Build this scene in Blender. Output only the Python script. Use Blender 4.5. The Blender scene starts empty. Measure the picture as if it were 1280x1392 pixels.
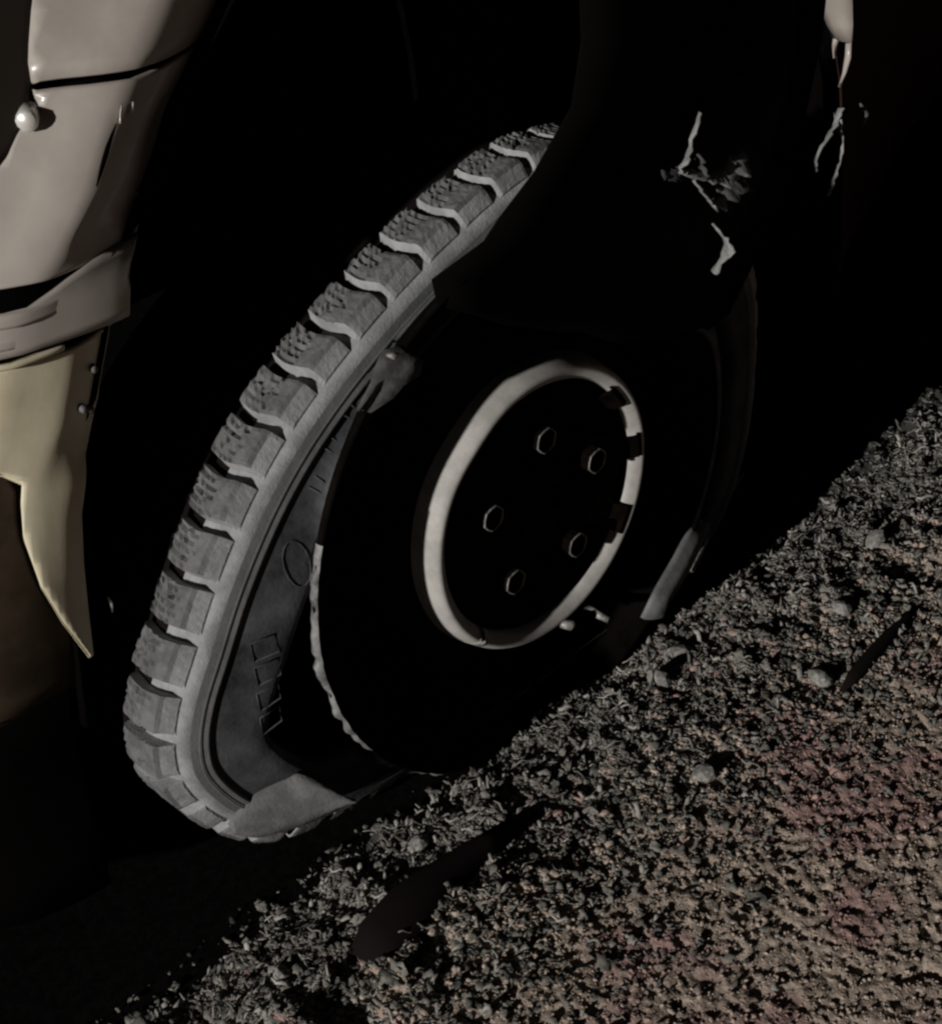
import bpy, math, random
import numpy as np
from mathutils import Vector, Matrix
random.seed(7); RNG = np.random.default_rng(7)
S = bpy.context.scene
C = S.collection
HZ = 0.20                     # height of the hub above the road

# ------------------------------------------------------------------ camera, sky, sun, exposure
def make_camera():
    phi, E, roll = math.radians(47.5), math.radians(33.2), math.radians(-4.3)
    D, f = 1.1, 2157.9
    T = Vector((-.0673, 0, .0291 + HZ))
    d = Vector((-math.cos(phi)*math.cos(E), -math.sin(phi)*math.cos(E), math.sin(E)))
    r0 = Vector((math.sin(phi), -math.cos(phi), 0)); u0 = r0.cross(-d)
    r = math.cos(roll)*r0 + math.sin(roll)*u0
    u = -math.sin(roll)*r0 + math.cos(roll)*u0
    cd = bpy.data.cameras.new('camera'); co = bpy.data.objects.new('camera', cd); C.objects.link(co)
    m = Matrix((r, u, d)).transposed().to_4x4(); m.translation = T + D*d
    co.matrix_world = m
    cd.sensor_fit = 'VERTICAL'; cd.sensor_height = 24; cd.sensor_width = 24
    cd.lens = f/1392*24
    cd.clip_start = .01; cd.clip_end = 500
    S.camera = co
make_camera()

SUN_AZ, SUN_EL = math.radians(4.0), math.radians(15.0)     # azimuth measured outboard from the car's forward line
sdir = Vector((-math.cos(SUN_AZ)*math.cos(SUN_EL), -math.sin(SUN_AZ)*math.cos(SUN_EL), math.sin(SUN_EL)))
w = bpy.data.worlds.new('World'); S.world = w; w.use_nodes = True
wn = w.node_tree.nodes; wl = w.node_tree.links
sky = wn.new('ShaderNodeTexSky'); sky.sky_type = 'NISHITA'; sky.sun_disc = False
sky.sun_elevation = SUN_EL; sky.sun_rotation = math.atan2(sdir.x, sdir.y)
wl.new(sky.outputs[0], wn['Background'].inputs[0]); wn['Background'].inputs[1].default_value = .0007
ld = bpy.data.lights.new('sun', 'SUN'); ld.energy = 4.0; ld.angle = math.radians(1.4); ld.color = (1, .97, .92)
lo = bpy.data.objects.new('sun', ld); C.objects.link(lo); lo.rotation_euler = sdir.to_track_quat('Z', 'Y').to_euler()
S.view_settings.view_transform = 'Standard'; S.view_settings.look = 'None'
S.cycles.pixel_filter_type = 'BLACKMAN_HARRIS'; S.cycles.filter_width = 2.4      # the soft focus of a phone video still
S.view_settings.exposure = 0; S.view_settings.gamma = 1; S.view_settings.use_curve_mapping = False

# ------------------------------------------------------------------ helpers
def V(X, N, Z): return (X, -N, Z + HZ)          # hub coordinates (forward -X, outboard N, up Z) to world

def mat(name, col, rough=.6, metal=0, col2=None, nscale=30, bump=0, bscale=200, spec=.5, lo=.4, hi=.6, detail=5, coat=0):
    m = bpy.data.materials.new(name); m.use_nodes = True
    nt = m.node_tree; b = nt.nodes['Principled BSDF']
    b.inputs['Base Color'].default_value = (*col, 1); b.inputs['Roughness'].default_value = rough
    b.inputs['Metallic'].default_value = metal; b.inputs['Specular IOR Level'].default_value = spec
    b.inputs['Coat Weight'].default_value = coat; b.inputs['Coat Roughness'].default_value = .15
    tc = nt.nodes.new('ShaderNodeTexCoord')
    if col2:
        n = nt.nodes.new('ShaderNodeTexNoise'); n.inputs['Scale'].default_value = nscale; n.inputs['Detail'].default_value = detail
        n.inputs['Roughness'].default_value = .65
        nt.links.new(tc.outputs['Object'], n.inputs['Vector'])
        r = nt.nodes.new('ShaderNodeValToRGB')
        r.color_ramp.elements[0].position = lo; r.color_ramp.elements[1].position = hi
        r.color_ramp.elements[0].color = (*col, 1); r.color_ramp.elements[1].color = (*col2, 1)
        nt.links.new(n.outputs['Fac'], r.inputs['Fac']); nt.links.new(r.outputs[0], b.inputs['Base Color'])
    if bump:
        n2 = nt.nodes.new('ShaderNodeTexNoise'); n2.inputs['Scale'].default_value = bscale; n2.inputs['Detail'].default_value = 6
        nt.links.new(tc.outputs['Object'], n2.inputs['Vector'])
        bp = nt.nodes.new('ShaderNodeBump'); bp.inputs['Strength'].default_value = bump; bp.inputs['Distance'].default_value = .002
        nt.links.new(n2.outputs['Fac'], bp.inputs['Height']); nt.links.new(bp.outputs[0], b.inputs['Normal'])
    return m

M = dict(
    rubber=mat('dusty_rubber', (.125,.128,.13), .85, col2=(.21,.21,.215), nscale=60, bump=.25, bscale=500, spec=.2),
    side=mat('sidewall_rubber', (.014,.0145,.016), .8, col2=(.085,.086,.092), nscale=20, lo=.36, hi=.74, bump=.2, bscale=400, spec=.2),
    dust=mat('dusty_shoulder_rubber', (.19,.191,.195), .85, col2=(.28,.28,.285), nscale=50, bump=.25, bscale=500, spec=.2),
    face=mat('worn_tread_rubber', (.08,.081,.083), .85, col2=(.125,.125,.127), nscale=60, bump=.3, bscale=450, spec=.2),
    band=mat('smooth_band_rubber', (.105,.107,.112), .75, col2=(.14,.14,.145), nscale=45, bump=.15, bscale=400, spec=.2),
    apron=mat('dark_brown_plastic', (.055,.040,.026), .7, col2=(.032,.023,.015), nscale=20, spec=.05),
    door=mat('shaded_door_paint', (.030,.012,.009), .7, col2=(.020,.010,.008), nscale=15, spec=.05),  # dark reddish door paint with its shade put into the colour
    rag=mat('dark_torn_rubber', (.035,.035,.036), .85, col2=(.07,.07,.07), nscale=70, bump=.3, spec=.15),
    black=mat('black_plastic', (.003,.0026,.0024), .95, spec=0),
    steel=mat('black_steel', (.003,.0027,.0026), .9, col2=(.0055,.0045,.004), nscale=40, spec=0),
    hub=mat('rusty_black_hub', (.003,.0022,.002), .95, col2=(.006,.004,.003), nscale=50, spec=.0),
    ring=mat('pale_ring_paint', (.27,.258,.245), .6, col2=(.37,.355,.338), nscale=34, bump=.05, bscale=300, spec=.3),
    edge=mat('worn_flange_edge', (.20,.20,.20), .6, col2=(.06,.06,.06), nscale=60, bump=.3),
    nut=mat('worn_nut_edge', (.26,.25,.24), .55, metal=.2, col2=(.08,.075,.07), nscale=120),
    paint=mat('dusty_silver_paint', (.270,.240,.215), .42, col2=(.345,.310,.280), nscale=9, bump=.03, bscale=60, coat=.35),
    cream=mat('dirty_cream_paint', (.46,.41,.29), .45, col2=(.60,.545,.40), nscale=16, bump=.08, bscale=90, lo=.3, hi=.7, coat=.2),
    lens=mat('dark_lens', (.012,.009,.007), .3, spec=.3),
    metal=mat('bright_metal', (.7,.68,.64), .35, metal=.4),
    shred=mat('torn_rubber_grey', (.22,.22,.22), .8, col2=(.12,.12,.12), nscale=90, bump=.3),
    scrap=mat('dull_grey_plastic', (.075,.075,.078), .7, col2=(.125,.125,.125), nscale=40, bump=.15),
    road=mat('black_asphalt', (.003,.003,.003), .95, col2=(.006,.0056,.0053), nscale=120, bump=.3, bscale=600, spec=0),  # even near-black colour for the whole road, without gloss
    mattblk=mat('matt_black', (.007,.005,.005), .95, spec=.05),  # near black; on the inner tread and verge streak it stands for shade
)
M['litter'] = mat('leaf_litter', (.055,.053,.047), .85, col2=(.235,.222,.20), nscale=55, lo=.35, hi=.68, spec=.2)
def ground_mat():
    m = bpy.data.materials.new('verge_earth'); m.use_nodes = True; nt = m.node_tree; b = nt.nodes['Principled BSDF']
    b.inputs['Roughness'].default_value = .95; b.inputs['Specular IOR Level'].default_value = .15
    tc = nt.nodes.new('ShaderNodeTexCoord')
    def noise(sc, det=4):
        n = nt.nodes.new('ShaderNodeTexNoise'); n.inputs['Scale'].default_value = sc; n.inputs['Detail'].default_value = det
        nt.links.new(tc.outputs['Object'], n.inputs['Vector']); return n.outputs['Fac']
    def ramp(f, a, c, p0, p1):
        r = nt.nodes.new('ShaderNodeValToRGB'); r.color_ramp.elements[0].position = p0; r.color_ramp.elements[1].position = p1
        r.color_ramp.elements[0].color = (*a,1); r.color_ramp.elements[1].color = (*c,1); nt.links.new(f, r.inputs['Fac']); return r.outputs[0]
    def mix(fac, a, c):
        x = nt.nodes.new('ShaderNodeMix'); x.data_type = 'RGBA'
        nt.links.new(fac, x.inputs[0]); nt.links.new(a, x.inputs[6]); nt.links.new(c, x.inputs[7]); return x.outputs[2]
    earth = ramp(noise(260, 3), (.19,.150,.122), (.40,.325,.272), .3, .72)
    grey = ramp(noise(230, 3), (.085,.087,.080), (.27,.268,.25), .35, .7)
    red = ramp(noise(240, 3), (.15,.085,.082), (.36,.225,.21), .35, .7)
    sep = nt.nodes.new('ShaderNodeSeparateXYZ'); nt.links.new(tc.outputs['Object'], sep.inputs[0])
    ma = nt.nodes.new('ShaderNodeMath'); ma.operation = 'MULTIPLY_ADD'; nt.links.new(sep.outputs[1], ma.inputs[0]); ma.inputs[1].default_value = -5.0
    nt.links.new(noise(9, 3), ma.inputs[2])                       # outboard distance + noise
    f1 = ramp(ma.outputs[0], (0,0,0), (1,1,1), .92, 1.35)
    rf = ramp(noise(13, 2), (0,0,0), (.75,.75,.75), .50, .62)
    shade_col = nt.nodes.new('ShaderNodeRGB'); shade_col.outputs[0].default_value = (.030,.030,.028,1)
    f0 = ramp(ma.outputs[0], (1,1,1), (0,0,0), .52, 1.08)  # soft wheel shadow painted as darker earth toward the road
    nt.links.new(mix(f0, mix(rf, mix(f1, grey, earth), red), shade_col.outputs[0]), b.inputs['Base Color'])
    bp = nt.nodes.new('ShaderNodeBump'); bp.inputs['Strength'].default_value = .5; bp.inputs['Distance'].default_value = .002
    nt.links.new(noise(500, 4), bp.inputs['Height']); nt.links.new(bp.outputs[0], b.inputs['Normal'])
    return m
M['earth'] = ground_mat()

def add_obj(name, verts, faces, m, parent=None, smooth=True, mats=None, fm=None):
    me = bpy.data.meshes.new(name); me.from_pydata([tuple(v) for v in verts], [], faces); me.update()
    for mm in (mats or [m]): me.materials.append(mm)
    if fm is not None: me.polygons.foreach_set('material_index', fm)
    if smooth: me.polygons.foreach_set('use_smooth', [True]*len(me.polygons))
    o = bpy.data.objects.new(name, me); C.objects.link(o); o.parent = parent
    return o
def tag(o, label=None, cat=None, group=None, kind=None):
    if label: o['label'] = label
    if cat: o['category'] = cat
    if group: o['group'] = group
    if kind: o['kind'] = kind
    return o
def solid(o, t, off=-1):
    md = o.modifiers.new('solid', 'SOLIDIFY'); md.thickness = t; md.offset = off; return o
def grid_faces(nu, nv, wrap_u=False, wrap_v=False, base=0):
    f = []
    for i in range(nu if wrap_u else nu-1):
        for j in range(nv if wrap_v else nv-1):
            a = i*nv + j; b = ((i+1) % nu)*nv + j; c = ((i+1) % nu)*nv + (j+1) % nv; d = i*nv + (j+1) % nv
            f.append((base+a, base+b, base+c, base+d))
    return f
def lathe(name, prof, m, parent, n=96, cx=0, cz=0, n0=0, jitter=None):
    vs = []
    for i in range(n):
        th = 2*math.pi*i/n
        for (r, N) in prof:
            rr = r + (jitter(th, r) if jitter else 0)
            vs.append(V(cx + rr*math.cos(th), n0 + N, cz + rr*math.sin(th)))
    return add_obj(name, vs, grid_faces(n, len(prof), wrap_u=True), m, parent)
def tube(pts, rads, k=8):
    """vertices/faces of a capped tube through pts (world coords)"""
    P = [Vector(p) for p in pts]; vs = []; fs = []
    for i, p in enumerate(P):
        t = (P[min(i+1, len(P)-1)] - P[max(i-1, 0)]).normalized()
        a = t.cross(Vector((.31, .22, .92))).normalized(); b = t.cross(a)
        r = rads[i] if hasattr(rads, '__len__') else rads
        for q in range(k):
            an = 2*math.pi*q/k; vs.append(p + a*math.cos(an)*r + b*math.sin(an)*r)
    n = len(P)
    for i in range(n-1):
        for q in range(k):
            fs.append((i*k+q, i*k+(q+1) % k, (i+1)*k+(q+1) % k, (i+1)*k+q))
    fs.append(tuple(range(k))[::-1]); fs.append(tuple((n-1)*k+q for q in range(k)))
    return vs, fs
def hash2(ix, iy, seed):
    h = (ix.astype(np.int64)*374761393 + iy.astype(np.int64)*668265263 + seed*1442695041) & 0xffffffff
    h = ((h ^ (h >> 13))*1274126177) & 0xffffffff
    return ((h ^ (h >> 16)) & 0xffff)/65535.0
def vnoise(x, y, seed=0):
    ix = np.floor(x); iy = np.floor(y); fx = x-ix; fy = y-iy
    fx = fx*fx*(3-2*fx); fy = fy*fy*(3-2*fy)
    a = hash2(ix, iy, seed); b = hash2(ix+1, iy, seed); c = hash2(ix, iy+1, seed); d = hash2(ix+1, iy+1, seed)
    return (a*(1-fx)+b*fx)*(1-fy) + (c*(1-fx)+d*fx)*fy - .5
def sstep(a, b, x):
    t = np.clip((x-a)/(b-a), 0, 1); return t*t*(3-2*t)

# ------------------------------------------------------------------ ground: road and verge
def axis(lo, hi, step, far):
    core = np.arange(lo, hi, step); out = []
    d = step; x = 0
    while x < far: d *= 1.16; x += d; out.append(x)
    out = np.array(out)
    return np.concatenate([lo - out[::-1], core, hi + out])
EDGE = .008
def verge_h(X, N):
    """height of the verge in hub coordinates"""
    warp = vnoise(X*9, N*9, 3)*.02 + vnoise(X*38, N*38, 4)*.016 + vnoise(X*110, N*110, 5)*.010
    rough = 1 - .86*sstep(.13, .27, N + vnoise(X*6, N*6, 8)*.12)
    h = -.170 + .022*sstep(.0, .13, N) + vnoise(X*5, N*5, 1)*.012
    h = h + rough*(vnoise(X*28, N*28, 11)*.009 + vnoise(X*60+3, N*60, 12)*.007 - np.abs(vnoise(X*95, N*95+7, 13))*.008)
    h = h + vnoise(X*130, N*130, 14)*(.0016+.0026*rough) + vnoise(X*230, N*230, 15)*.0026 + vnoise(X*400, N*400, 16)*.0022 - .004*sstep(.40, .46, vnoise(X*75+5, N*75, 17))
    edge = sstep(EDGE-.020, EDGE+.030, N + warp + .045*sstep(.26, .46, X))
    return h*edge + (-.215)*(1-edge)
xs = axis(-.56, .74, .0021, 90); ns = np.concatenate([np.arange(-.03, .47, .0021), .47 + np.cumsum(.0021*1.14**np.arange(1, 65))])
XX, NN = np.meshgrid(xs, ns, indexing='ij')
HH = verge_h(XX, NN)
co = np.stack([XX, -NN, HH + HZ], -1).reshape(-1, 3)
nu, nv = XX.shape
idx = np.arange(nu*nv).reshape(nu, nv)
fa = np.stack([idx[:-1, :-1], idx[:-1, 1:], idx[1:, 1:], idx[1:, :-1]], -1).reshape(-1, 4)
def big_mesh(name, co, fa, m):
    me = bpy.data.meshes.new(name); me.vertices.add(len(co)); me.vertices.foreach_set('co', np.asarray(co, np.float32).ravel())
    k = fa.shape[1]
    me.loops.add(fa.size); me.loops.foreach_set('vertex_index', fa.ravel().astype(np.int32))
    me.polygons.add(len(fa)); me.polygons.foreach_set('loop_start', np.arange(0, fa.size, k, dtype=np.int32))
    me.update(calc_edges=True); me.validate()
    me.materials.append(m)
    o = bpy.data.objects.new(name, me); C.objects.link(o); return o
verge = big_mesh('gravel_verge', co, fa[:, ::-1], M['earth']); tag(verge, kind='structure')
verge.data.polygons.foreach_set('use_smooth', [True]*len(verge.data.polygons))
rx = axis(-.8, 1.0, .02, 90); rn = np.concatenate([-.6 - np.cumsum(.02*1.2**np.arange(1, 36))[::-1], np.arange(-.6, .10, .02)])
RX, RN = np.meshgrid(rx, rn, indexing='ij'); RH = -.2 + vnoise(RX*9, RN*9, 31)*.003
ri = np.arange(RX.size).reshape(RX.shape)
rf = np.stack([ri[:-1, :-1], ri[1:, :-1], ri[1:, 1:], ri[:-1, 1:]], -1).reshape(-1, 4)
road = big_mesh('road', np.stack([RX, -RN, RH + HZ], -1).reshape(-1, 3), rf[:, ::-1], M['road']); tag(road, kind='structure')

# ------------------------------------------------------------------ the car
car = bpy.data.objects.new('parked_car', None); C.objects.link(car)
tag(car, 'silver and cream car with a collapsed tyre on a black steel wheel', 'car')

# --- body side: front corner ahead of the arch
AP = [(-0.0200,-0.3420),(0.0128,-0.3390),(0.0295,-0.3368),(0.0684,-0.3335),(0.1003,-0.3303),(0.1339,-0.3240),(0.1667,-0.3112),(0.1925,-0.2894),(0.2288,-0.2729),(0.2661,-0.2634),(0.2868,-0.2349),(0.3163,-0.2075),(0.3419,-0.1911),(0.3663,-0.1705),(0.3864,-0.1502),(0.4300,-0.1120),(0.4600,-0.0500),(0.4750,0.0200),(0.4780,0.0900)]
def edge_x(z):
    zs = [a[0] for a in AP]; return float(np.interp(z, zs, [a[1] for a in AP]))
def body_N(d, z):
    """outboard position of the bodywork, d = distance forward of the arch edge"""
    up = float(sstep(.258, .300, z)); tri = float(sstep(.15, .20, z)*(1-sstep(.232, .24, z)))
    wrap = np.interp(d, [0,.012,.03,.05,.07,.085,.10,.12,.14,.16,.22,.3,.4,.5], [0,.0015,.001,-.002,-.007,-.016,-.027,-.038,-.047,-.057,-.10,-.19,-.34,-.62])
    crest = .030 if z > .24 else .018
    fall = min(up*np.interp(d, [0,.042,.066,.084], [-.030,-.0105,-.0012,0]), tri*np.interp(d, [0,.018,.032,.042], [-.016,-.006,-.0008,0]))
    bulge = -.02*max(0, (z-.30)/.3)**1.5 - .05*max(0, (.10-z))**1.0
    dent = -.007*math.exp(-((d-.018)/.014)**2-((z-.332)/.022)**2)
    return -.056 + dent + float(wrap) + float(fall) + bulge + .004*math.sin(z*21+d*14)*min(1, d/.05)
def panel(name, z0, z1, d0, d1, m, nz=14, nd=26, off=0, taper=False, thick=.003, parent=car, gap=None):
    """bodywork patch between heights z0,z1 (floats or functions of d) and forward distances d0,d1 (floats or functions of z)"""
    vs = []
    for i in range(nz):
        v = i/(nz-1)
        for j in range(nd):
            u = j/(nd-1)
            zz = (z0(.05) if callable(z0) else z0)*(1-v) + (z1(.05) if callable(z1) else z1)*v
            a = d0(zz) if callable(d0) else d0; b = d1(zz) if callable(d1) else d1
            d = (a + (b-a)*u**1.4) if callable(d0) else min(a + ((.50 if callable(d1) else b)-a)*u**1.7, b)
            za = z0(d) if callable(z0) else z0; zb = z1(d) if callable(z1) else z1
            z = za*(1-v) + zb*v
            vs.append(V(edge_x(z)-d, body_N(d, z)+(off*min(1, u*5)-.002*max(0, 1-u*5) if taper else off), z))
    o = add_obj(name, vs, grid_faces(nz, nd), m, parent)
    return solid(o, thick, 0)
def hl_d(z): return float(np.interp(z, [0.326, 0.3325, 0.3395, 0.3491, 0.3567, 0.3611, 0.3682, 0.3833, 0.4098, 0.45, 0.56], [0.24, 0.1144, 0.1104, 0.1094, 0.1067, 0.1041, 0.1103, 0.1201, 0.1292, 0.135, 0.14]))
def fog_d(z): return float(np.interp(z, [0.034, 0.0693, 0.1017, 0.1371, 0.1546, 0.167, 0.1775, 0.18, 0.24], [0.0025, 0.0184, 0.0299, 0.0382, 0.0411, 0.0416, 0.0613, 0.5, 0.5]))
panel('fender', .3725, .60, 0, hl_d, M['paint'], nz=30, nd=50)
bc = panel('bumper_cover', .2785, .3685, 0, lambda z: hl_d(z) if z > .3335 else .50, M['paint'], nz=46, nd=60)
panel('bumper_moulding', .243, lambda d: float(np.interp(d, [0,.034,.046,.066,.5], [.2802,.2802,.2768,.268,.266])), 0, .50, M['paint'], nz=8, nd=34, off=.0015)
mo = panel('moulding_rib', .2605, .268, .035, .50, M['paint'], nz=5, nd=28, off=.003, thick=.004, taper=True)
panel('moulding_rib', .2475, .2525, .055, .50, M['paint'], nz=4, nd=28, off=.002, thick=.004, taper=True)
panel('lower_bumper', .034, .2345, 0, fog_d, M['cream'], nz=90, nd=60, off=-.003)
panel('bumper_lip', .2365, .2395, .04, .50, M['cream'], nz=3, nd=30, off=.002, thick=.004, taper=True)
# dark backing behind gaps, head lamp and fog-lamp recess
panel('headlamp', .335, .60, lambda z: hl_d(z)-.004, .46, M['lens'], nz=16, nd=22, off=-.006)
panel('fog_lamp_recess', .010, .186, lambda z: max(.004, min(fog_d(z), .07)-.006), .48, M['apron'], nz=14, nd=22, off=-.014)
panel('inner_bumper_support', -.02, .60, .004, .47, M['black'], nz=20, nd=22, off=-.022)
panel('sun_block_skirt', -.165, .013, .012, .50, M['black'], nz=6, nd=22, off=-.014)  # added skirt, keeps low sun off the inner tread and road
# bolt at the lamp corner
z, d = 0.3577, 0.1071
bx, bn = edge_x(z)-d, body_N(d, z)
vs, fs = tube([V(bx+.004, bn-.006, z), V(bx-.006, bn+.006, z), V(bx-.0075, bn+.0075, z)], [.0060,.0062,.0050], 12)
add_obj('bolt', vs, fs, M['metal'], car)
# scrape with a peeled sliver of paint
for (d, z0, z1, wd) in ((.064,.349,.358,.0011),(.056,.350,.3575,.0008)):
    vs = []
    for k in range(6):
        z = z0+(z1-z0)*k/5; ww = wd*math.sin(math.pi*(k+.5)/6)
        for s in (-1, 1):
            dd = d + .004*(k/5) + s*ww; vs.append(V(edge_x(z)-dd, body_N(dd, z)+.003+(.002 if s > 0 else 0), z))
    solid(add_obj('paint_sliver', vs, grid_faces(6, 2), M['paint'], car), .001)
for (d0, z0, d1, z1, wd) in ((.066,.349,.066,.320,.0018),):
    vs = []
    for k in range(7):
        t = k/6; z = z0+(z1-z0)*t; dd = d0+(d1-d0)*t; ww = wd*math.sin(math.pi*(k+.4)/6.8)
        for sg in (-1, 1): vs.append(V(edge_x(z)-dd-sg*ww, body_N(dd+sg*ww, z)+.0022, z))
    solid(add_obj('scratch', vs, grid_faces(7, 2), M['black'], car), .0006)
for (d, z) in ((.014,.216),(.018,.196),(.010,.192),(.012,.30)):
    vs, fs = tube([V(edge_x(z)-d, body_N(d, z)-.006, z), V(edge_x(z)-d-.001, body_N(d, z)+.0035, z)], [.003,.0022], 8)
    add_obj('rivet', vs, fs, M['scrap'], car)
z = .064; vs, fs = tube([V(-.318,-.06,.057), V(-.3178,-.059,.064), V(-.3185,-.06,.069)], [.0006,.0012,.0006], 6)
add_obj('liner_clip', vs, fs, M['metal'], car)

# --- body beyond the arch (towards the door) and upper closing panels
ARC = [(a[1], a[0]) for a in AP] + [(.16,.468),(.24,.44),(.31,.39),(.36,.335),(.407,.258),(.432,.215),(.447,.17),(.458,.10),(.463,.02),(.463,-.03)]
vs = []
rear = [p for p in ARC if p[0] >= .09]
for (x, z) in rear:
    nx = max(x, .2)
    for (dx, N) in ((.005,-.0615),(.03,-.080),(.10,-.115),(.4,-.24),(1.6,-.60)):
        zz = z if dx < .05 else z + (0 if z < .45 else 0)
        vs.append(V(x+dx, N, zz))
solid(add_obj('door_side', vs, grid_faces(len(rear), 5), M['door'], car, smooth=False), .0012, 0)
vs = []
for i, (x, z) in enumerate(ARC):
    if x < -.125 or z < .3: pass
top = [p for p in ARC if p[1] >= .39]
for (x, z) in top:
    for k in range(5):
        zz = z + (.60-z)*k/4
        vs.append(V(x if k else x, -.09-.012*k, zz))
solid(add_obj('fender_top', vs, grid_faces(len(top), 5), M['paint'], car), .003, 0)
vs = []
for x in np.linspace(-.80, .95, 12):
    for N in (-.12,-.25,-.6,-1.0,-1.6):
        vs.append(V(x - .1*(N < -.3), N - .10, .60 + .05*(1-math.exp((N+.1)*3))))
solid(add_obj('hood', vs, grid_faces(12, 5), M['paint'], car), .003, 0)
# flared rear lip of the arch: a folded flange facing forward, split at its tip
def lip(pts_in, pts_out, name='arch_lip', m=None):
    vs = []; n = len(pts_in)
    for a, b in zip(pts_in, pts_out):
        for k in range(4):
            t = k/3; vs.append(V(a[0]+(b[0]-a[0])*t - .003*math.sin(math.pi*t), a[1]+(b[1]-a[1])*t, a[2]+(b[2]-a[2])*t))
    return solid(add_obj(name, vs, grid_faces(n, 4), m or M['paint'], car), .002)
lip([(.372,-.062,.335),(.407,-.060,.258),(.422,-.060,.234),(.428,-.057,.222)], [(.380,-.028,.335),(.411,-.030,.261),(.414,-.030,.240),(.417,-.032,.225)])
lip([(.428,-.057,.222),(.432,-.060,.2145),(.437,-.060,.203)], [(.426,-.050,.222),(.431,-.054,.2145),(.436,-.0585,.203)])
lip([(.421,-.040,.223),(.421,-.040,.213),(.4235,-.042,.198),(.430,-.048,.186),(.438,-.054,.180)], [(.417,-.032,.225),(.416,-.031,.213),(.415,-.034,.200),(.419,-.040,.190),(.436,-.052,.180)])
# liner of the wheel arch
vs = []
for (x, z) in ARC:
    for N in (-.083 if x > .09 else -.066, -.2, -.4, -.62):
        s = 1.02; vs.append(V(x*s, N, z*s if z > .1 else z))
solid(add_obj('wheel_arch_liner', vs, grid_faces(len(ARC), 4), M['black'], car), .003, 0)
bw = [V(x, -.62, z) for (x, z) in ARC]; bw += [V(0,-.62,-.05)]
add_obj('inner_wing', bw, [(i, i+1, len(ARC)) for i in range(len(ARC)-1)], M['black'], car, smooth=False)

# added black sheet that keeps the top of the wheel dark
HL = [(0.038,0.374,0.281,0.319),(0.024,0.333,0.281,0.266),(0.015,0.293,0.266,0.215),(-0.016,0.259,0.251,0.174),(-0.047,0.235,0.244,0.128),(-0.058,0.222,0.227,0.104),(-0.087,0.213,0.210,0.079),(-0.083,0.196,0.183,0.071),(-0.055,0.177,0.130,0.080)]
vs = []
for i, (lx, lz, rx_, rz_) in enumerate(HL):
    for k in range(9):
        t = k/8
        lx = lx + (.014 if (1 <= i < 6 and k == 0) else 0)
        rx_ = rx_ + (.03 if (i < 4 and k == 0) else 0)
        vs.append(V(lx+(rx_-lx)*t + random.uniform(-.002,.002), .008 + .006*math.sin(t*5+i*.7) + .02*max(0, (lz-.27)/.2), lz+(rz_-lz)*t + random.uniform(-.003,.003)))
cover_sheet = solid(add_obj('dark_cover', vs, grid_faces(len(HL), 9), M['black'], car), .002, 0)

# --- wheel rim
rim = bpy.data.objects.new('wheel_rim', None)
def rj(th, r): return 0
rim = lathe('wheel_rim', [(.204,-.19),(.198,-.17),(.182,-.13),(.182,-.07),(.196,-.03),(.203,-.014),(.2085,-.006),(.212,-.002),(.2135,.0015),(.2125,.004),(.2085,.003),(.203,-.006),(.192,-.012),(.186,-.026),(.18,-.040),(.168,-.046),(.150,-.038),(.136,-.022),(.126,-.016),(.1195,-.0135),(.10,-.0135),(.05,-.0145),(.0,-.0145)], M['steel'], car, n=128)
def crust(th, r):
    a = math.degrees(th) % 360
    e = .0007*math.sin(th*37)+.0006*math.sin(th*91+1)
    for (c, wd, h) in ((181,1.6,.0030),(184.6,1.0,.0040),(187.5,2.0,.0022),(197,1.2,.0020),(203,1.2,.0026),(216,1.0,.0030),(219.5,1.2,.0032)):
        e += h*math.exp(-((a-c)/wd)**2)
    return e
vs = []; prof = [(.2120,-.0028),(.2136,-.0012),(.2143,.0010),(.2140,.0034),(.2126,.0048)]
A0, A1, n = math.radians(160), math.radians(236), 150
for i in range(n):
    th = A0+(A1-A0)*i/(n-1)
    for (r, N) in prof:
        rr = r + crust(th, r)*(1 if r > .213 else .2); vs.append(V(rr*math.cos(th), N, rr*math.sin(th)))
add_obj('flange_edge', vs, grid_faces(n, 5), M['edge'], rim)
# pale raised ring round the hub, with a nick at its lower front
vs = []; n = 180
rp = [(.1146,-.0135),(.1135,-.0075),(.1124,-.0015),(.1110,.0040),(.1090,.0076),(.1068,.0090),(.1045,.0080),(.1012,.0056),(.0985,.0028),(.0965,-.004)]
for i in range(n+1):
    th = math.radians(228) + 2*math.pi*(i/n)*(357.2/360)
    lum = .0006*math.sin(3*th+.4)
    flat = -.0025*math.exp(-((math.degrees(th) % 360 - 128)/14)**2)
    for (r, N) in rp: vs.append(V((r+lum+flat)*math.cos(th), N, (r+lum+flat)*math.sin(th)))
fs = grid_faces(n+1, len(rp)); fs += [tuple(range(len(rp)))[::-1], tuple(n*len(rp)+k for k in range(len(rp)))]
add_obj('trim_ring', vs, fs, M['ring'], rim)
lathe('hub_plate', [(.0992,-.0135),(.0988,-.001),(.0965,.0008),(.085,.0005),(.06,-.0005),(.036,-.0002),(.033,.0015),(.030,.0022),(.02,.0022),(0,.0024)], M['hub'], rim, n=96)
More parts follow.
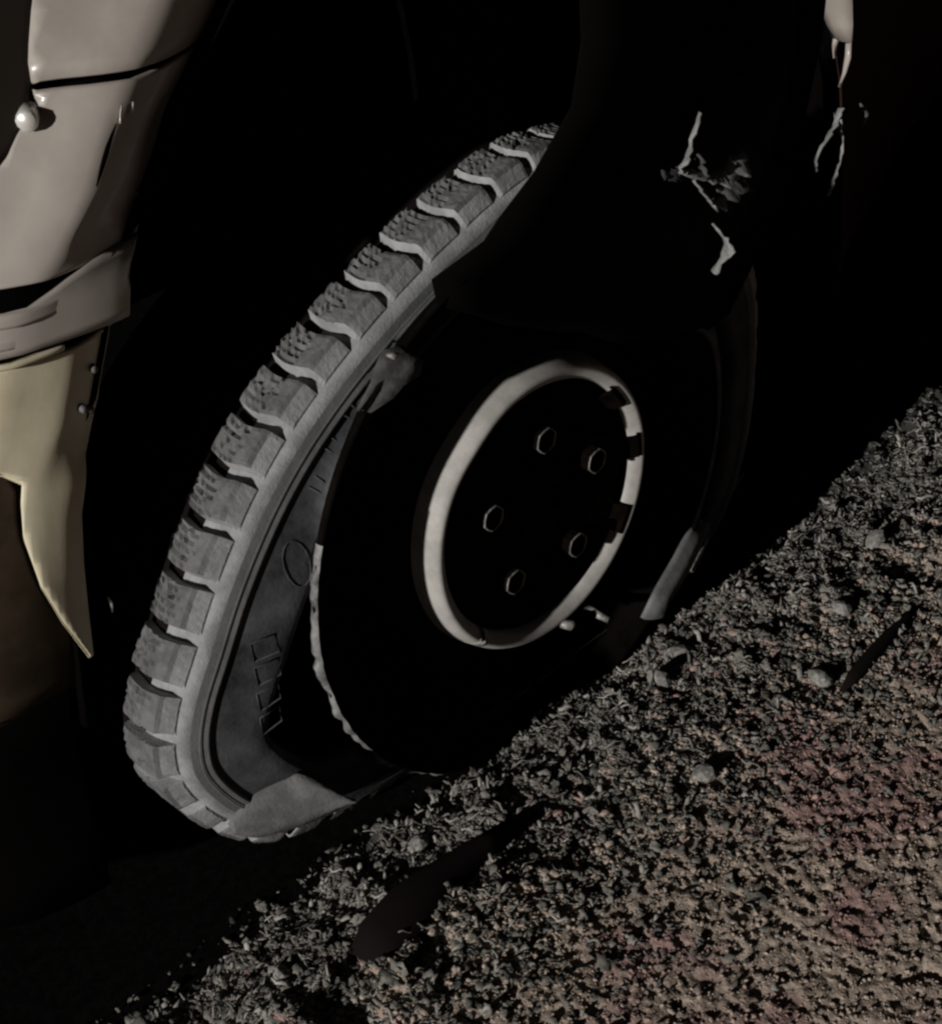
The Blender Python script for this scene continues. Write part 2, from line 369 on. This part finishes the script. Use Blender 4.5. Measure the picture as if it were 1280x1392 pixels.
# dark tabs of the hub cover that lap over the ring
def tab(a0, a1, r1, h0=0, h1=.0088):
    vs = []; k = 6
    for i in range(k):
        th = math.radians(a0+(a1-a0)*i/(k-1))
        for (r, N) in ((.090, .0), (.0955, h1-.003), (r1-.003, h1), (r1, h1), (r1, h1-.006)):
            vs.append(V(r*math.cos(th), N, r*math.sin(th)))
    o = add_obj('cover_tab', vs, grid_faces(k, 5), M['hub'], rim, smooth=False); solid(o, .002, 0)
tab(-1, 10, .1035); tab(30, 43, .1012, h1=.0078); tab(-38, -25, .1018, h1=.0078)
# lug nuts: black capped hexagons with a worn bright edge
for k in range(5):
    th = 1.5266 + .0 - 2*math.pi*k/5
    cx, cz = .05715*math.cos(th), .05715*math.sin(th)
    vs = []; hexr = [(.0103,-.002),(.0103,.0079),(.0099,.0085),(.0092,.0086),(.0085,.0055),(0,.0045)]
    for i in range(12):
        a = 2*math.pi*i/12 + .26
        for (r, N) in hexr:
            rr = r*(1.0 if i % 2 == 0 else .93); vs.append(V(cx+rr*math.cos(a), N, cz+rr*math.sin(a)))
    nutm = add_obj('lug_nut', vs, grid_faces(12, 6, wrap_u=True), M['hub'], rim, smooth=False, mats=[M['hub'], M['nut']],
            fm=[1 if (f % 5) in (1, 2) else 0 for f in range(60)])
# valve stem
vs, fs = tube([V(.066,-.02,-.138), V(.068,-.006,-.141), V(.070,.003,-.143)], [.004,.0035,.003], 8); add_obj('valve_stem', vs, fs, M['nut'], rim)
vs, fs = tube([V(.030,-.012,-.131), V(.036,-.008,-.134), V(.040,-.006,-.132)], [.003,.0045,.003], 8); add_obj('balance_weight', vs, fs, M['nut'], rim)

# --- tyre: closed path of the collapsed tread in the wheel plane
TP = [(.30,-.02),(.292,.075),(.235,.165),(.14,.232),(.055,.252),(-.005,.244),(-.043,.232),(-.078,.219),(-.112,.204),(-.143,.188),(-.175,.169),(-.207,.146),(-.235,.120),(-.259,.092),(-.280,.063),(-.298,.033),(-.317,.001),(-.328,-.033),(-.326,-.072),(-.300,-.122),(-.256,-.167),(-.195,-.186),(-.1,-.195),(.1,-.196),(.2,-.19),(.26,-.15),(.29,-.09)]
def closed_spline(P, n):
    P = np.array(P); m = len(P); out = []
    for i in range(m):
        p0, p1, p2, p3 = P[i-1], P[i], P[(i+1) % m], P[(i+2) % m]
        for t in np.linspace(0, 1, 24, endpoint=False):
            out.append(.5*((2*p1)+(-p0+p2)*t+(2*p0-5*p1+4*p2-p3)*t*t+(-p0+3*p1-3*p2+p3)*t**3))
    out = np.array(out)
    L = np.concatenate([[0], np.cumsum(np.linalg.norm(np.diff(np.vstack([out, out[:1]]), axis=0), axis=1))])
    s = np.linspace(0, L[-1], n, endpoint=False)
    o2 = np.vstack([out, out[:1]])
    q = np.stack([np.interp(s, L, o2[:, 0]), np.interp(s, L, o2[:, 1])], 1)
    for _ in range(6): q = .5*q + .25*(np.roll(q, 1, 0)+np.roll(q, -1, 0))
    return q, L[-1]
NS = 480
path, PL = closed_spline(TP, NS)
tang = np.roll(path, -1, 0)-np.roll(path, 1, 0); tang /= np.linalg.norm(tang, axis=1)[:, None]
nrm = np.stack([tang[:, 1], -tang[:, 0]], 1)
for _ in range(10): nrm = .5*nrm + .25*(np.roll(nrm, 1, 0)+np.roll(nrm, -1, 0))
nrm /= np.linalg.norm(nrm, axis=1)[:, None]
def tp(s, depth, N):
    """point of the tyre: s along the path (0..NS), depth below the tread face, outboard N"""
    i = int(math.floor(s)) % NS; f = s-math.floor(s); j = (i+1) % NS
    p = path[i]*(1-f)+path[j]*f; q = nrm[i]*(1-f)+nrm[j]*f
    x, z = p - q*depth
    return V(x, N, z)
CARC = [(.012,-.205),(.009,-.195),(.009,-.12),(.009,-.05),(.0095,-.034),(.0110,-.0265),(.0135,-.0215),(.0170,-.0178),(.0200,-.0170),(.0240,-.0152),(.0262,-.0146),(.0300,-.0124),(.0314,-.0120),(.0326,-.0136),(.0340,-.0138),(.0365,-.0125),(.046,-.0085),(.058,-.0040),(.066,-.0016),(.0705,-.0022),(.0725,-.012),(.0715,-.022),(.065,-.028),(.05,-.028),(.03,-.034),(.021,-.05),(.019,-.12),(.019,-.19),(.025,-.2)]
vs = []
for i in range(NS):
    p, q = path[i], nrm[i]
    for (dp, N) in CARC:
        # depth is limited where the tyre lies against the rim
        x, z = p-q*dp; r = math.hypot(x, z)
        sunk = False
        if N > -.06 and r < .2075:
            if p[1] < -.12: x, z, sunk = x*.2075/r, z*.2075/r, True
            else:
                k = 1.0
                for _ in range(10):
                    k *= .86; dd = .034 + (dp-.034)*k; x, z = p-q*dd
                    if math.hypot(x, z) >= .2075: break
        vs.append(V(x, N, z if sunk else max(z, -.2)))
nc = len(CARC); fmi = []
for i in range(NS):
    for j in range(nc): fmi.append(4 if j in (0,1,2,26,27,28) else 3 if 8 <= j <= 12 else 1 if 13 <= j <= 25 else 0)  # inner tread set near black, the body's shade put into its colour
tyre = add_obj('tyre', vs, grid_faces(NS, len(CARC), wrap_u=True, wrap_v=True), None, car, mats=[M['dust'], M['side'], M['face'], M['band'], M['mattblk']], fm=fmi)
# smooth groove band: same rubber, darker worn strip is its own moulded rib
def band(name, d0, d1, N0, N1, m, nn=3, s0=0, s1=NS):
    vs = []; k = 0
    rng = range(s0, s1+1); 
    for i in rng:
        for j in range(nn):
            t = j/(nn-1); bul = .0005*math.sin(math.pi*t)
            vs.append(tp(i, d0+(d1-d0)*t, N0+(N1-N0)*t+bul+.0008))
    return add_obj(name, vs, grid_faces(len(list(rng)), nn), m, tyre)
band('sidewall_band', .0246, .0258, -.0150, -.0146, M['band'])

# tread blocks
NB = 48; step = NS/NB
def block(k, N0, N1, shoulder):
    rngb = random.Random(k*3+shoulder)
    s0 = k*step + .75 + rngb.uniform(-.12,.12); L = step - 2.75 + rngb.uniform(-.15,.15)
    if not shoulder: s0 += step*.5
    nsn, nN = 11, 19
    vs = []
    tear = rngb.uniform(.6, 1.4)
    def wv(v): return .48*math.sin((v*1.15-.15)*math.pi*1.6) if shoulder else .5*math.sin(v*6)
    for i in range(nsn):
        u = i/(nsn-1)
        for j in range(nN):
            v = j/(nN-1); N = N0+(N1-N0)*v
            s = s0 + L*u + wv(v)
            dep = 0
            if shoulder:
                t = (N+.0287)/.0062
                if t > 0: dep = .0005 + .0108*min(1, t)**1.1
                if N < -.043 and 0 < i < nsn-1 and (i % 2 == 1) and rngb.random() < .50: dep += .0020*tear
                if N < -.038 and rngb.random() < .10: dep += .0018
                if j == 0: dep += .0016 + rngb.uniform(0, .0016)
            if i in (0, nsn-1): dep += .0007
            if not shoulder: dep += .006
            vs.append(tp(s, dep + rngb.uniform(-.0003,.0003), N))
    top = len(vs)
    ring = [(0, j) for j in range(nN)] + [(i, nN-1) for i in range(1, nsn)] + [(nsn-1, j) for j in range(nN-2, -1, -1)] + [(i, 0) for i in range(nsn-2, 0, -1)]
    for (i, j) in ring:
        u = i/(nsn-1); v = j/(nN-1); N = N0+(N1-N0)*v
        s = s0 + L*u + wv(v) + (-.15 if i == 0 else 0.95 if i == nsn-1 else 0.95*u**3)
        vs.append(tp(s, .0132 if j == nN-1 else .0125, N))
    fs = grid_faces(nsn, nN)
    fm = [1 if (q % (nN-1)) < 16 or not shoulder else 0 for q in range(len(fs))]
    for a in range(len(ring)):
        b = (a+1) % len(ring); (i, j), (i2, j2) = ring[a], ring[b]
        fs.append((i*nN+j, i2*nN+j2, top+b, top+a)); fm.append(0)
    vs = [(x, y, max(z, .0005)) for (x, y, z) in vs]
    return add_obj('tread_block', vs, fs, None, tyre, smooth=False, mats=[M['dust'], M['face']] if shoulder else [M['mattblk'], M['mattblk']], fm=fm)
for k in range(NB): block(k, -.066+random.uniform(-.0015,.0015), -.0225, 1)
for k in range(0, NB): block(k, -.185, -.092, 0)  # inner row coloured near black for the shade of the body

# raised marks on the sidewall
def side_pt(x, z, h):
    i = int(np.argmin((path[:, 0]-x)**2+(path[:, 1]-z)**2 + 0)); 
    p, q = path[i], nrm[i]; dp = max(.036, float(np.dot(p-np.array([x, z]), q)))
    return V(x, float(np.interp(dp, [.036,.046,.058,.066,.0705], [-.0127,-.0085,-.004,-.0016,-.0022]))+h, z)
def mark(pts, wd, name='raised_letter'):
    P = [side_pt(x, z, .0003) for (x, z) in pts]
    vs, fs = tube(P, wd*.6, 6); return add_obj(name, vs, fs, M['side'], tyre)
c0 = (-.214, .062)
mark([(c0[0]+.012*math.cos(a)*.7, c0[1]+.016*math.sin(a)) for a in np.linspace(0, 6.28, 15)], .0012)
for (x, z) in ((-.250,.015),(-.252,-.002),(-.255,-.02),(-.257,-.038)):
    mark([(x-.006, z-.007), (x-.006, z+.006), (x+.010, z+.007), (x+.010, z-.006), (x-.006, z-.007)], .0011)
for (x, z) in ((-.186,.103),(-.168,.122),(-.150,.138)):
    mark([(x-.007, z+.004), (x, z-.003), (x+.006, z-.010)], .0011); mark([(x-.001, z+.009), (x+.006, z+.001)], .0010)

# folded lower sidewall pressed flat on the ground
low = [(-0.2911,-0.0180,-0.1240),(-0.2776,-0.0080,-0.1316),(-0.2618,0.0000,-0.1326),(-0.2436,0.0100,-0.1299),(-0.2186,0.0250,-0.1199)]
hig = [(-0.2924,-0.0180,-0.1142),(-0.2731,-0.0130,-0.0995),(-0.2511,-0.0030,-0.0941),(-0.2414,0.0050,-0.0920),(-0.2199,0.0255,-0.1160)]
def dense(L, n=17):
    L = np.array(L); t = np.linspace(0, len(L)-1, n); out = []
    for q in t:
        i = min(int(q), len(L)-2); f = q-i; p0 = L[max(i-1, 0)]; p1 = L[i]; p2 = L[i+1]; p3 = L[min(i+2, len(L)-1)]
        out.append(.5*((2*p1)+(-p0+p2)*f+(2*p0-5*p1+4*p2-p3)*f*f+(-p0+3*p1-3*p2+p3)*f**3))
    return out
low = dense(low); hig = dense(hig)
vs = []
for a, b in zip(low, hig):
    for k in range(6):
        t = k/5; vs.append(V(a[0]+(b[0]-a[0])*t, a[1]+(b[1]-a[1])*t + .004*math.sin(math.pi*t), a[2]+(b[2]-a[2])*t))
solid(add_obj('folded_sidewall', vs, grid_faces(17, 6), M['face'], tyre), .003)

# torn rubber shreds catching the light, on the upper rear of the sidewall
def strip(name, pts, wds, m, parent, tw=0, tip=None):
    rr = random.Random(int(abs(pts[0][0])*9999)); L0 = np.array([list(p)+[w_] for p, w_ in zip(pts, wds)]); dn = []
    for i in range(len(L0)-1):
        for q in range(4): dn.append(L0[i]*(1-q/4)+L0[i+1]*q/4)
    dn.append(L0[-1]); pts = [(p[0]+rr.uniform(-.0010,.0010), p[1]+rr.uniform(-.0010,.0010), p[2]+rr.uniform(-.0010,.0010)) for p in dn]; wds = [p[3]*1.5*rr.uniform(.5,1.4) for p in dn]
    vs = []; n = len(pts)
    for i, (p, wd) in enumerate(zip(pts, wds)):
        a = Vector(pts[max(i-1, 0)]); b = Vector(pts[min(i+1, n-1)]); t = (b-a).normalized()
        side = t.cross(Vector((.2, 1, .1))).normalized()
        up = t.cross(side)
        side = side*math.cos(tw)+up*math.sin(tw)
        P = Vector(p)
        for s in (-1, 0, 1):
            q = P + side*wd*s - up*(.3*wd*(s*s)); vs.append(V(*q))
    return solid(add_obj(name, vs, grid_faces(n, 3), m, parent), .0016, 0)
strip('torn_shred', [(0.152,0.022,0.255),(0.142,0.024,0.242),(0.136,0.024,0.229),(0.128,0.022,0.221),(0.133,0.026,0.218)], [.0018,.0024,.003,.004,.003], M['shred'], cover_sheet, .9)
strip('torn_shred', [(0.128,0.024,0.221),(0.142,0.028,0.214),(0.157,0.030,0.208),(0.173,0.030,0.204),(0.186,0.028,0.208),(0.199,0.024,0.213)], [.002,.003,.0035,.006,.006,.0018], M['shred'], cover_sheet, .7)
strip('torn_shred', [(0.111,0.022,0.223),(0.120,0.024,0.220),(0.127,0.024,0.220)], [.002,.0032,.002], M['side'], cover_sheet, .5)
strip('torn_shred', [(0.140,0.026,0.211),(0.148,0.030,0.199),(0.156,0.030,0.189),(0.164,0.030,0.186),(0.176,0.028,0.191)], [.0018,.0025,.0025,.0045,.002], M['shred'], cover_sheet, .8)
strip('torn_shred', [(0.163,0.026,0.171),(0.169,0.030,0.161),(0.173,0.032,0.151),(0.168,0.030,0.142),(0.162,0.028,0.133)], [.0012,.0035,.005,.004,.0045], M['shred'], cover_sheet, .8)
strip('torn_shred', [(.142,.022,.236),(.146,.024,.226),(.150,.024,.216),(.158,.024,.210)], [.001,.005,.006,.002], M['rag'], cover_sheet, .8)
strip('torn_shred', [(.160,.028,.199),(.172,.029,.196),(.184,.029,.198),(.192,.027,.206)], [.002,.007,.007,.002], M['rag'], cover_sheet, .8)
# rag of torn carcass hanging over the flange
rg = [[(-.158,.002,.151),(-.150,.006,.147)],[(-.143,.003,.163),(-.134,.007,.152)],[(-.139,.004,.172),(-.127,.008,.158)],[(-.131,.004,.181),(-.113,.008,.160)],[(-.119,.004,.180),(-.108,.007,.168)]]
vs = []
for a, b in rg:
    for k in range(4):
        t = k/3; vs.append(V(a[0]+(b[0]-a[0])*t, a[1]+(b[1]-a[1])*t+.004*math.sin(3*t+a[0]*60), a[2]+(b[2]-a[2])*t))
solid(add_obj('torn_flap', vs, grid_faces(5, 4), M['rag'], tyre), .002, 0)
vs, fs = tube([V(-.137,.010,.184), V(-.134,.013,.183), V(-.129,.013,.182)], [.0012,.0028,.0012], 6); add_obj('torn_shred', vs, fs, M['nut'], tyre)
# broken clip hanging from the rear lip of the arch
strip('broken_bracket', [(.408,-.034,.172),(.396,-.03,.160),(.380,-.03,.150),(.374,-.03,.140),(.375,-.03,.128)], [.004,.005,.0025,.0018,.0015], M['shred'], car, .7)
strip('broken_bracket', [(.404,-.034,.168),(.409,-.03,.145),(.409,-.03,.128),(.400,-.03,.114),(.393,-.03,.104)], [.006,.002,.0018,.0022,.002], M['shred'], car, .7)
vs, fs = tube([V(.440,-.034,.168), V(.442,-.029,.159), V(.443,-.032,.148)], [.001,.003,.001], 6); add_obj('side_marker', vs, fs, M['scrap'], car)
vs, fs = tube([V(.274,-.036,-.025), V(.278,-.028,-.025)], [.002,.0025], 8); add_obj('rivet', vs, fs, M['metal'], car)

# ------------------------------------------------------------------ loose things on the verge
def gz(X, N): return float(verge_h(np.array([X]), np.array([N]))[0])
# near-black strip lying on the gravel
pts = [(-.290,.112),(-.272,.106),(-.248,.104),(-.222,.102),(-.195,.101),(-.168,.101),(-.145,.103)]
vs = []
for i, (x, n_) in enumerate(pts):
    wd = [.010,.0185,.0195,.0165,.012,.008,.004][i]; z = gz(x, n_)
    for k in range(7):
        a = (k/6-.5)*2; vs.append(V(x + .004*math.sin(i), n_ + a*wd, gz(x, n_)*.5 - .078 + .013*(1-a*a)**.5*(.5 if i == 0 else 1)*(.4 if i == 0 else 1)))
tag(solid(add_obj('dark_strip', vs, grid_faces(len(pts), 7), M['mattblk'], None), .004), 'long black strip lying flat on the gravel in front of the wheel', 'dark strip')
vs, fs = tube([V(x, n_, gz(x, n_)+.002) for x, n_ in ((.118,.190),(.140,.187),(.165,.184),(.195,.181),(.222,.179),(.240,.177))], [.002,.0055,.0060,.0052,.0040,.001], 7)  # dark streak laid in for the shadow of a low ridge
tag(add_obj('shadow_streak', vs, fs, M['mattblk'], None), 'thin black streak for a ridge shadow on the brown earth at the right', 'shadow streak')
# broken piece of grey liner standing behind the tyre, with a bright broken end
scr = bpy.data.objects.new('liner_scrap', None); C.objects.link(scr)
tag(scr, 'broken curved strip of grey plastic liner lying at the verge edge right of the wheel', 'plastic scrap')
vs = []
a_pts = [(.098,.012,-.152),(.118,.010,-.135),(.145,.006,-.122),(.170,.0,-.112),(.192,-.004,-.108)]
b_pts = [(.112,.022,-.156),(.132,.018,-.146),(.157,.014,-.136),(.180,.008,-.126),(.198,.002,-.116)]
for a, b in zip(a_pts, b_pts):
    for k in range(4):
        t = k/3; vs.append(V(a[0]+(b[0]-a[0])*t - .004*math.sin(math.pi*t), a[1]+(b[1]-a[1])*t, a[2]+(b[2]-a[2])*t))
solid(add_obj('liner_strip', vs, grid_faces(5, 4), M['scrap'], scr), .003)
vs, fs = tube([V(.172,.004,-.150), V(.186,0,-.142), V(.203,-.004,-.133), V(.210,-.008,-.124)], [.004,.005,.004,.002], 8); add_obj('broken_end', vs, fs, M['nut'], scr)
vs, fs = tube([V(.214,-.012,-.138), V(.240,-.022,-.130), V(.27,-.026,-.128), V(.292,-.032,-.126)], [.0015,.002,.0022,.001], 6); add_obj('loose_strand', vs, fs, M['scrap'], scr)

# stones one can pick out, each its own thing
def stone_mesh(name, seed, m):
    r = random.Random(seed); g = (1+5**.5)/2
    base = [(-1,g,0),(1,g,0),(-1,-g,0),(1,-g,0),(0,-1,g),(0,1,g),(0,-1,-g),(0,1,-g),(g,0,-1),(g,0,1),(-g,0,-1),(-g,0,1)]
    F = [(0,11,5),(0,5,1),(0,1,7),(0,7,10),(0,10,11),(1,5,9),(5,11,4),(11,10,2),(10,7,6),(7,1,8),(3,9,4),(3,4,2),(3,2,6),(3,6,8),(3,8,9),(4,9,5),(2,4,11),(6,2,10),(8,6,7),(9,8,1)]
    vs = [tuple(c/1.9*r.uniform(.72,1.15) for c in v) for v in base]
    me = bpy.data.meshes.new(name); me.from_pydata(vs, [], F); me.update(); me.materials.append(m); return me, np.array(vs), F
sm = mat('verge_stone', (.12,.115,.108), .9, col2=(.25,.24,.225), nscale=3, bump=.4, bscale=12, spec=.2)
spots = [(.085,.062,.016,'pale knobbly stone nearest the grey plastic strip'),(.045,.075,.013,'small rounded stone under the right edge of the wheel'),
         (.20,.135,.015,'grey angular stone out on the right of the verge'),(.30,.10,.014,'farthest grey stone along the verge edge'),
         (-.02,.17,.012,'small stone in the reddish gravel below the wheel'),(-.19,.055,.011,'small stone just below the folded tyre sidewall'),
         (.12,.17,.014,'lumpy stone at the border of the brown earth'),(-.33,.075,.011,'small stone nearest the dark road at lower left')]
import bmesh
for i, (x, n_, r_, lab) in enumerate(spots):
    me, _, _ = stone_mesh('stone', 50+i, sm)
    bm = bmesh.new(); bm.from_mesh(me); bmesh.ops.subdivide_edges(bm, edges=bm.edges[:], cuts=1, smooth=.6, use_grid_fill=True)
    for v_ in bm.verts: v_.co *= 1+random.uniform(-.09,.09)
    bm.to_mesh(me); bm.free()
    o = bpy.data.objects.new('stone', me); C.objects.link(o)
    o.location = V(x, n_, gz(x, n_)+r_*.25); o.scale = (r_*.85, r_*.65, r_*.55); o.rotation_euler = (random.random(), random.random(), random.random()*6)
    tag(o, lab, 'stone', 'loose stones on the verge')

# uncountable chips and dead grass, joined
def scatter_chips(n, name, m, fine=False):
    X = RNG.uniform(-.52, .75, n); N = np.abs(RNG.normal(0, .13, n)) + RNG.uniform(-.030, .03, n) - .045*sstep(.26, .46, X)
    if fine: N = RNG.uniform(.10, .46, n)
    keep = RNG.random(n) < np.where(N < .2, .10+.90*sstep(-.01, .07, N), .5); X, N = X[keep], N[keep]; n = len(X)
    Z = np.maximum(verge_h(X, N), -.199); ok = (N > -.022) | (X > .34); X, N, Z = X[ok], N[ok], Z[ok]; n = len(X)
    R = (RNG.gamma(1.5, .0003, n) + .0006) if fine else (RNG.gamma(1.5, .00065, n) + .0006); R = np.minimum(R, .0055)*np.where((N > .18) & (not fine), .6, 1)
    proto = [stone_mesh('tmp', q, m) for q in range(10)]
    F = np.array(proto[0][2])
    allv = np.zeros((n, 12, 3)); pi = RNG.integers(0, 10, n)
    PV = np.stack([p[1] for p in proto])[pi]
    sc = R[:, None]*RNG.uniform(.55, 1.35, (n, 3)); sc[:, 2] *= .6
    PV = PV*sc[:, None, :]
    a = RNG.uniform(0, 6.28, n); b = RNG.normal(0, .5, n)
    c, s = np.cos(b)[:, None], np.sin(b)[:, None]
    x, y, z = PV[..., 0].copy(), PV[..., 1].copy(), PV[..., 2].copy()
    y, z = y*c - z*s, y*s + z*c
    c, s = np.cos(a)[:, None], np.sin(a)[:, None]
    x, y = x*c - y*s, x*s + y*c
    allv = np.stack([x + X[:, None], y - N[:, None], z + (Z+HZ+R*.08)[:, None]], -1).reshape(-1, 3)
    faces = (F[None] + (np.arange(n)*12)[:, None, None]).reshape(-1, 3)
    for p in proto: bpy.data.meshes.remove(p[0])
    return big_mesh(name, allv, faces, m)
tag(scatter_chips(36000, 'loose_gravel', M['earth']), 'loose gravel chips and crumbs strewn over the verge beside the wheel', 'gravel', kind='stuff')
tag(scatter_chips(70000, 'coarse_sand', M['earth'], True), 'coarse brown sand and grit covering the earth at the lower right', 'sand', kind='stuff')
def scatter_flakes(n, name, m):
    X = RNG.uniform(-.5, .72, n); N = np.abs(RNG.normal(0, .10, n)) + RNG.uniform(-.030, .03, n) - .045*sstep(.26, .46, X)
    Z = np.maximum(verge_h(X, N), -.199); ok = (N > -.022) | (X > .34); X, N, Z = X[ok], N[ok], Z[ok]; n = len(X)
    R_ = np.minimum(RNG.gamma(1.8, .0008, n)+.0009, .0058); kp = RNG.random(n) < .10+.9*sstep(.0, .075, N); X, N, Z, R_ = X[kp], N[kp], Z[kp], R_[kp]; n = len(X); a = RNG.uniform(0, 6.28, n); tx = RNG.normal(0, .32, n); ty = RNG.normal(0, .32, n); asp = RNG.uniform(.4, 1, n)
    K = 4; u, v = np.meshgrid(np.linspace(-1, 1, K), np.linspace(-1, 1, K), indexing='ij'); u = u.ravel(); v = v.ravel()
    q = 1 - .35*(u*u*v*v)
    px = (u*q)[None]*R_[:, None] + RNG.normal(0, .16, (n, K*K))*R_[:, None]
    py = (v*q)[None]*(R_*asp)[:, None] + RNG.normal(0, .16, (n, K*K))*R_[:, None]
    pz = RNG.normal(0, .15, (n, K*K))*R_[:, None] + (tx[:, None]*px + ty[:, None]*py)
    c, s_ = np.cos(a)[:, None], np.sin(a)[:, None]
    wx = px*c - py*s_ + X[:, None]; wy = px*s_ + py*c - N[:, None]; wz = pz + (Z + HZ + .0016)[:, None]
    co = np.stack([wx, wy, wz], -1).reshape(-1, 3)
    q = np.array(grid_faces(K, K)); fa = (q[None] + (np.arange(n)*K*K)[:, None, None]).reshape(-1, 4)
    o = big_mesh(name, co, fa, m); solid(o, .0004, 0); return o
def scatter_blades(n, name, m):
    X = RNG.uniform(-.52, .75, n); N = np.abs(RNG.normal(0, .085, n)) + RNG.uniform(-.004, .02, n)
    Z = verge_h(X, N); ok = (Z > -.19); X, N, Z = X[ok], N[ok], Z[ok]; n = len(X)
    L = RNG.uniform(.005, .017, n); Wd = RNG.uniform(.0005, .0017, n); a = RNG.uniform(0, 6.28, n); k = RNG.normal(0, 45, n); el = RNG.normal(.25, .3, n)
    pts = []
    K = 5
    for j in range(K):
        t = (j/(K-1)-.5)*L; ang = a + k*t
        cx = X + t*np.cos(a) + .5*k*t*t*-np.sin(a); cy = -N + t*np.sin(a) + .5*k*t*t*np.cos(a)
        cz = Z + HZ + .0022 + (t+L*.5)*np.sin(el)*.6 + .002*np.sin(j*1.7+a*3)
        ww = Wd*(1 if 0 < j < K-1 else .35)
        for sgn in (-1, 1):
            pts.append(np.stack([cx - sgn*ww*np.sin(ang), cy + sgn*ww*np.cos(ang), cz + sgn*ww*np.sin(a*5)*.8], -1))
    co = np.stack(pts, 1).reshape(-1, 3)
    q = np.array([(2*j, 2*j+1, 2*j+3, 2*j+2) for j in range(K-1)])
    fa = (q[None] + (np.arange(n)*2*K)[:, None, None]).reshape(-1, 4)
    o = big_mesh(name, co, fa, m); solid(o, .0004, 0); return o
gm = M['grass'] = mat('dead_grass', (.10,.097,.085), .8, col2=(.32,.305,.28), nscale=70, lo=.35, hi=.65, spec=.25)
tag(scatter_flakes(34000, 'leaf_litter', M['litter']), 'crumpled grey leaf litter and crumbs matted over the verge beside the wheel', 'leaf litter', kind='stuff')
tag(scatter_blades(2000, 'dead_grass', gm), 'dry curled grass and leaf litter matted along the verge edge', 'dead grass', kind='stuff')
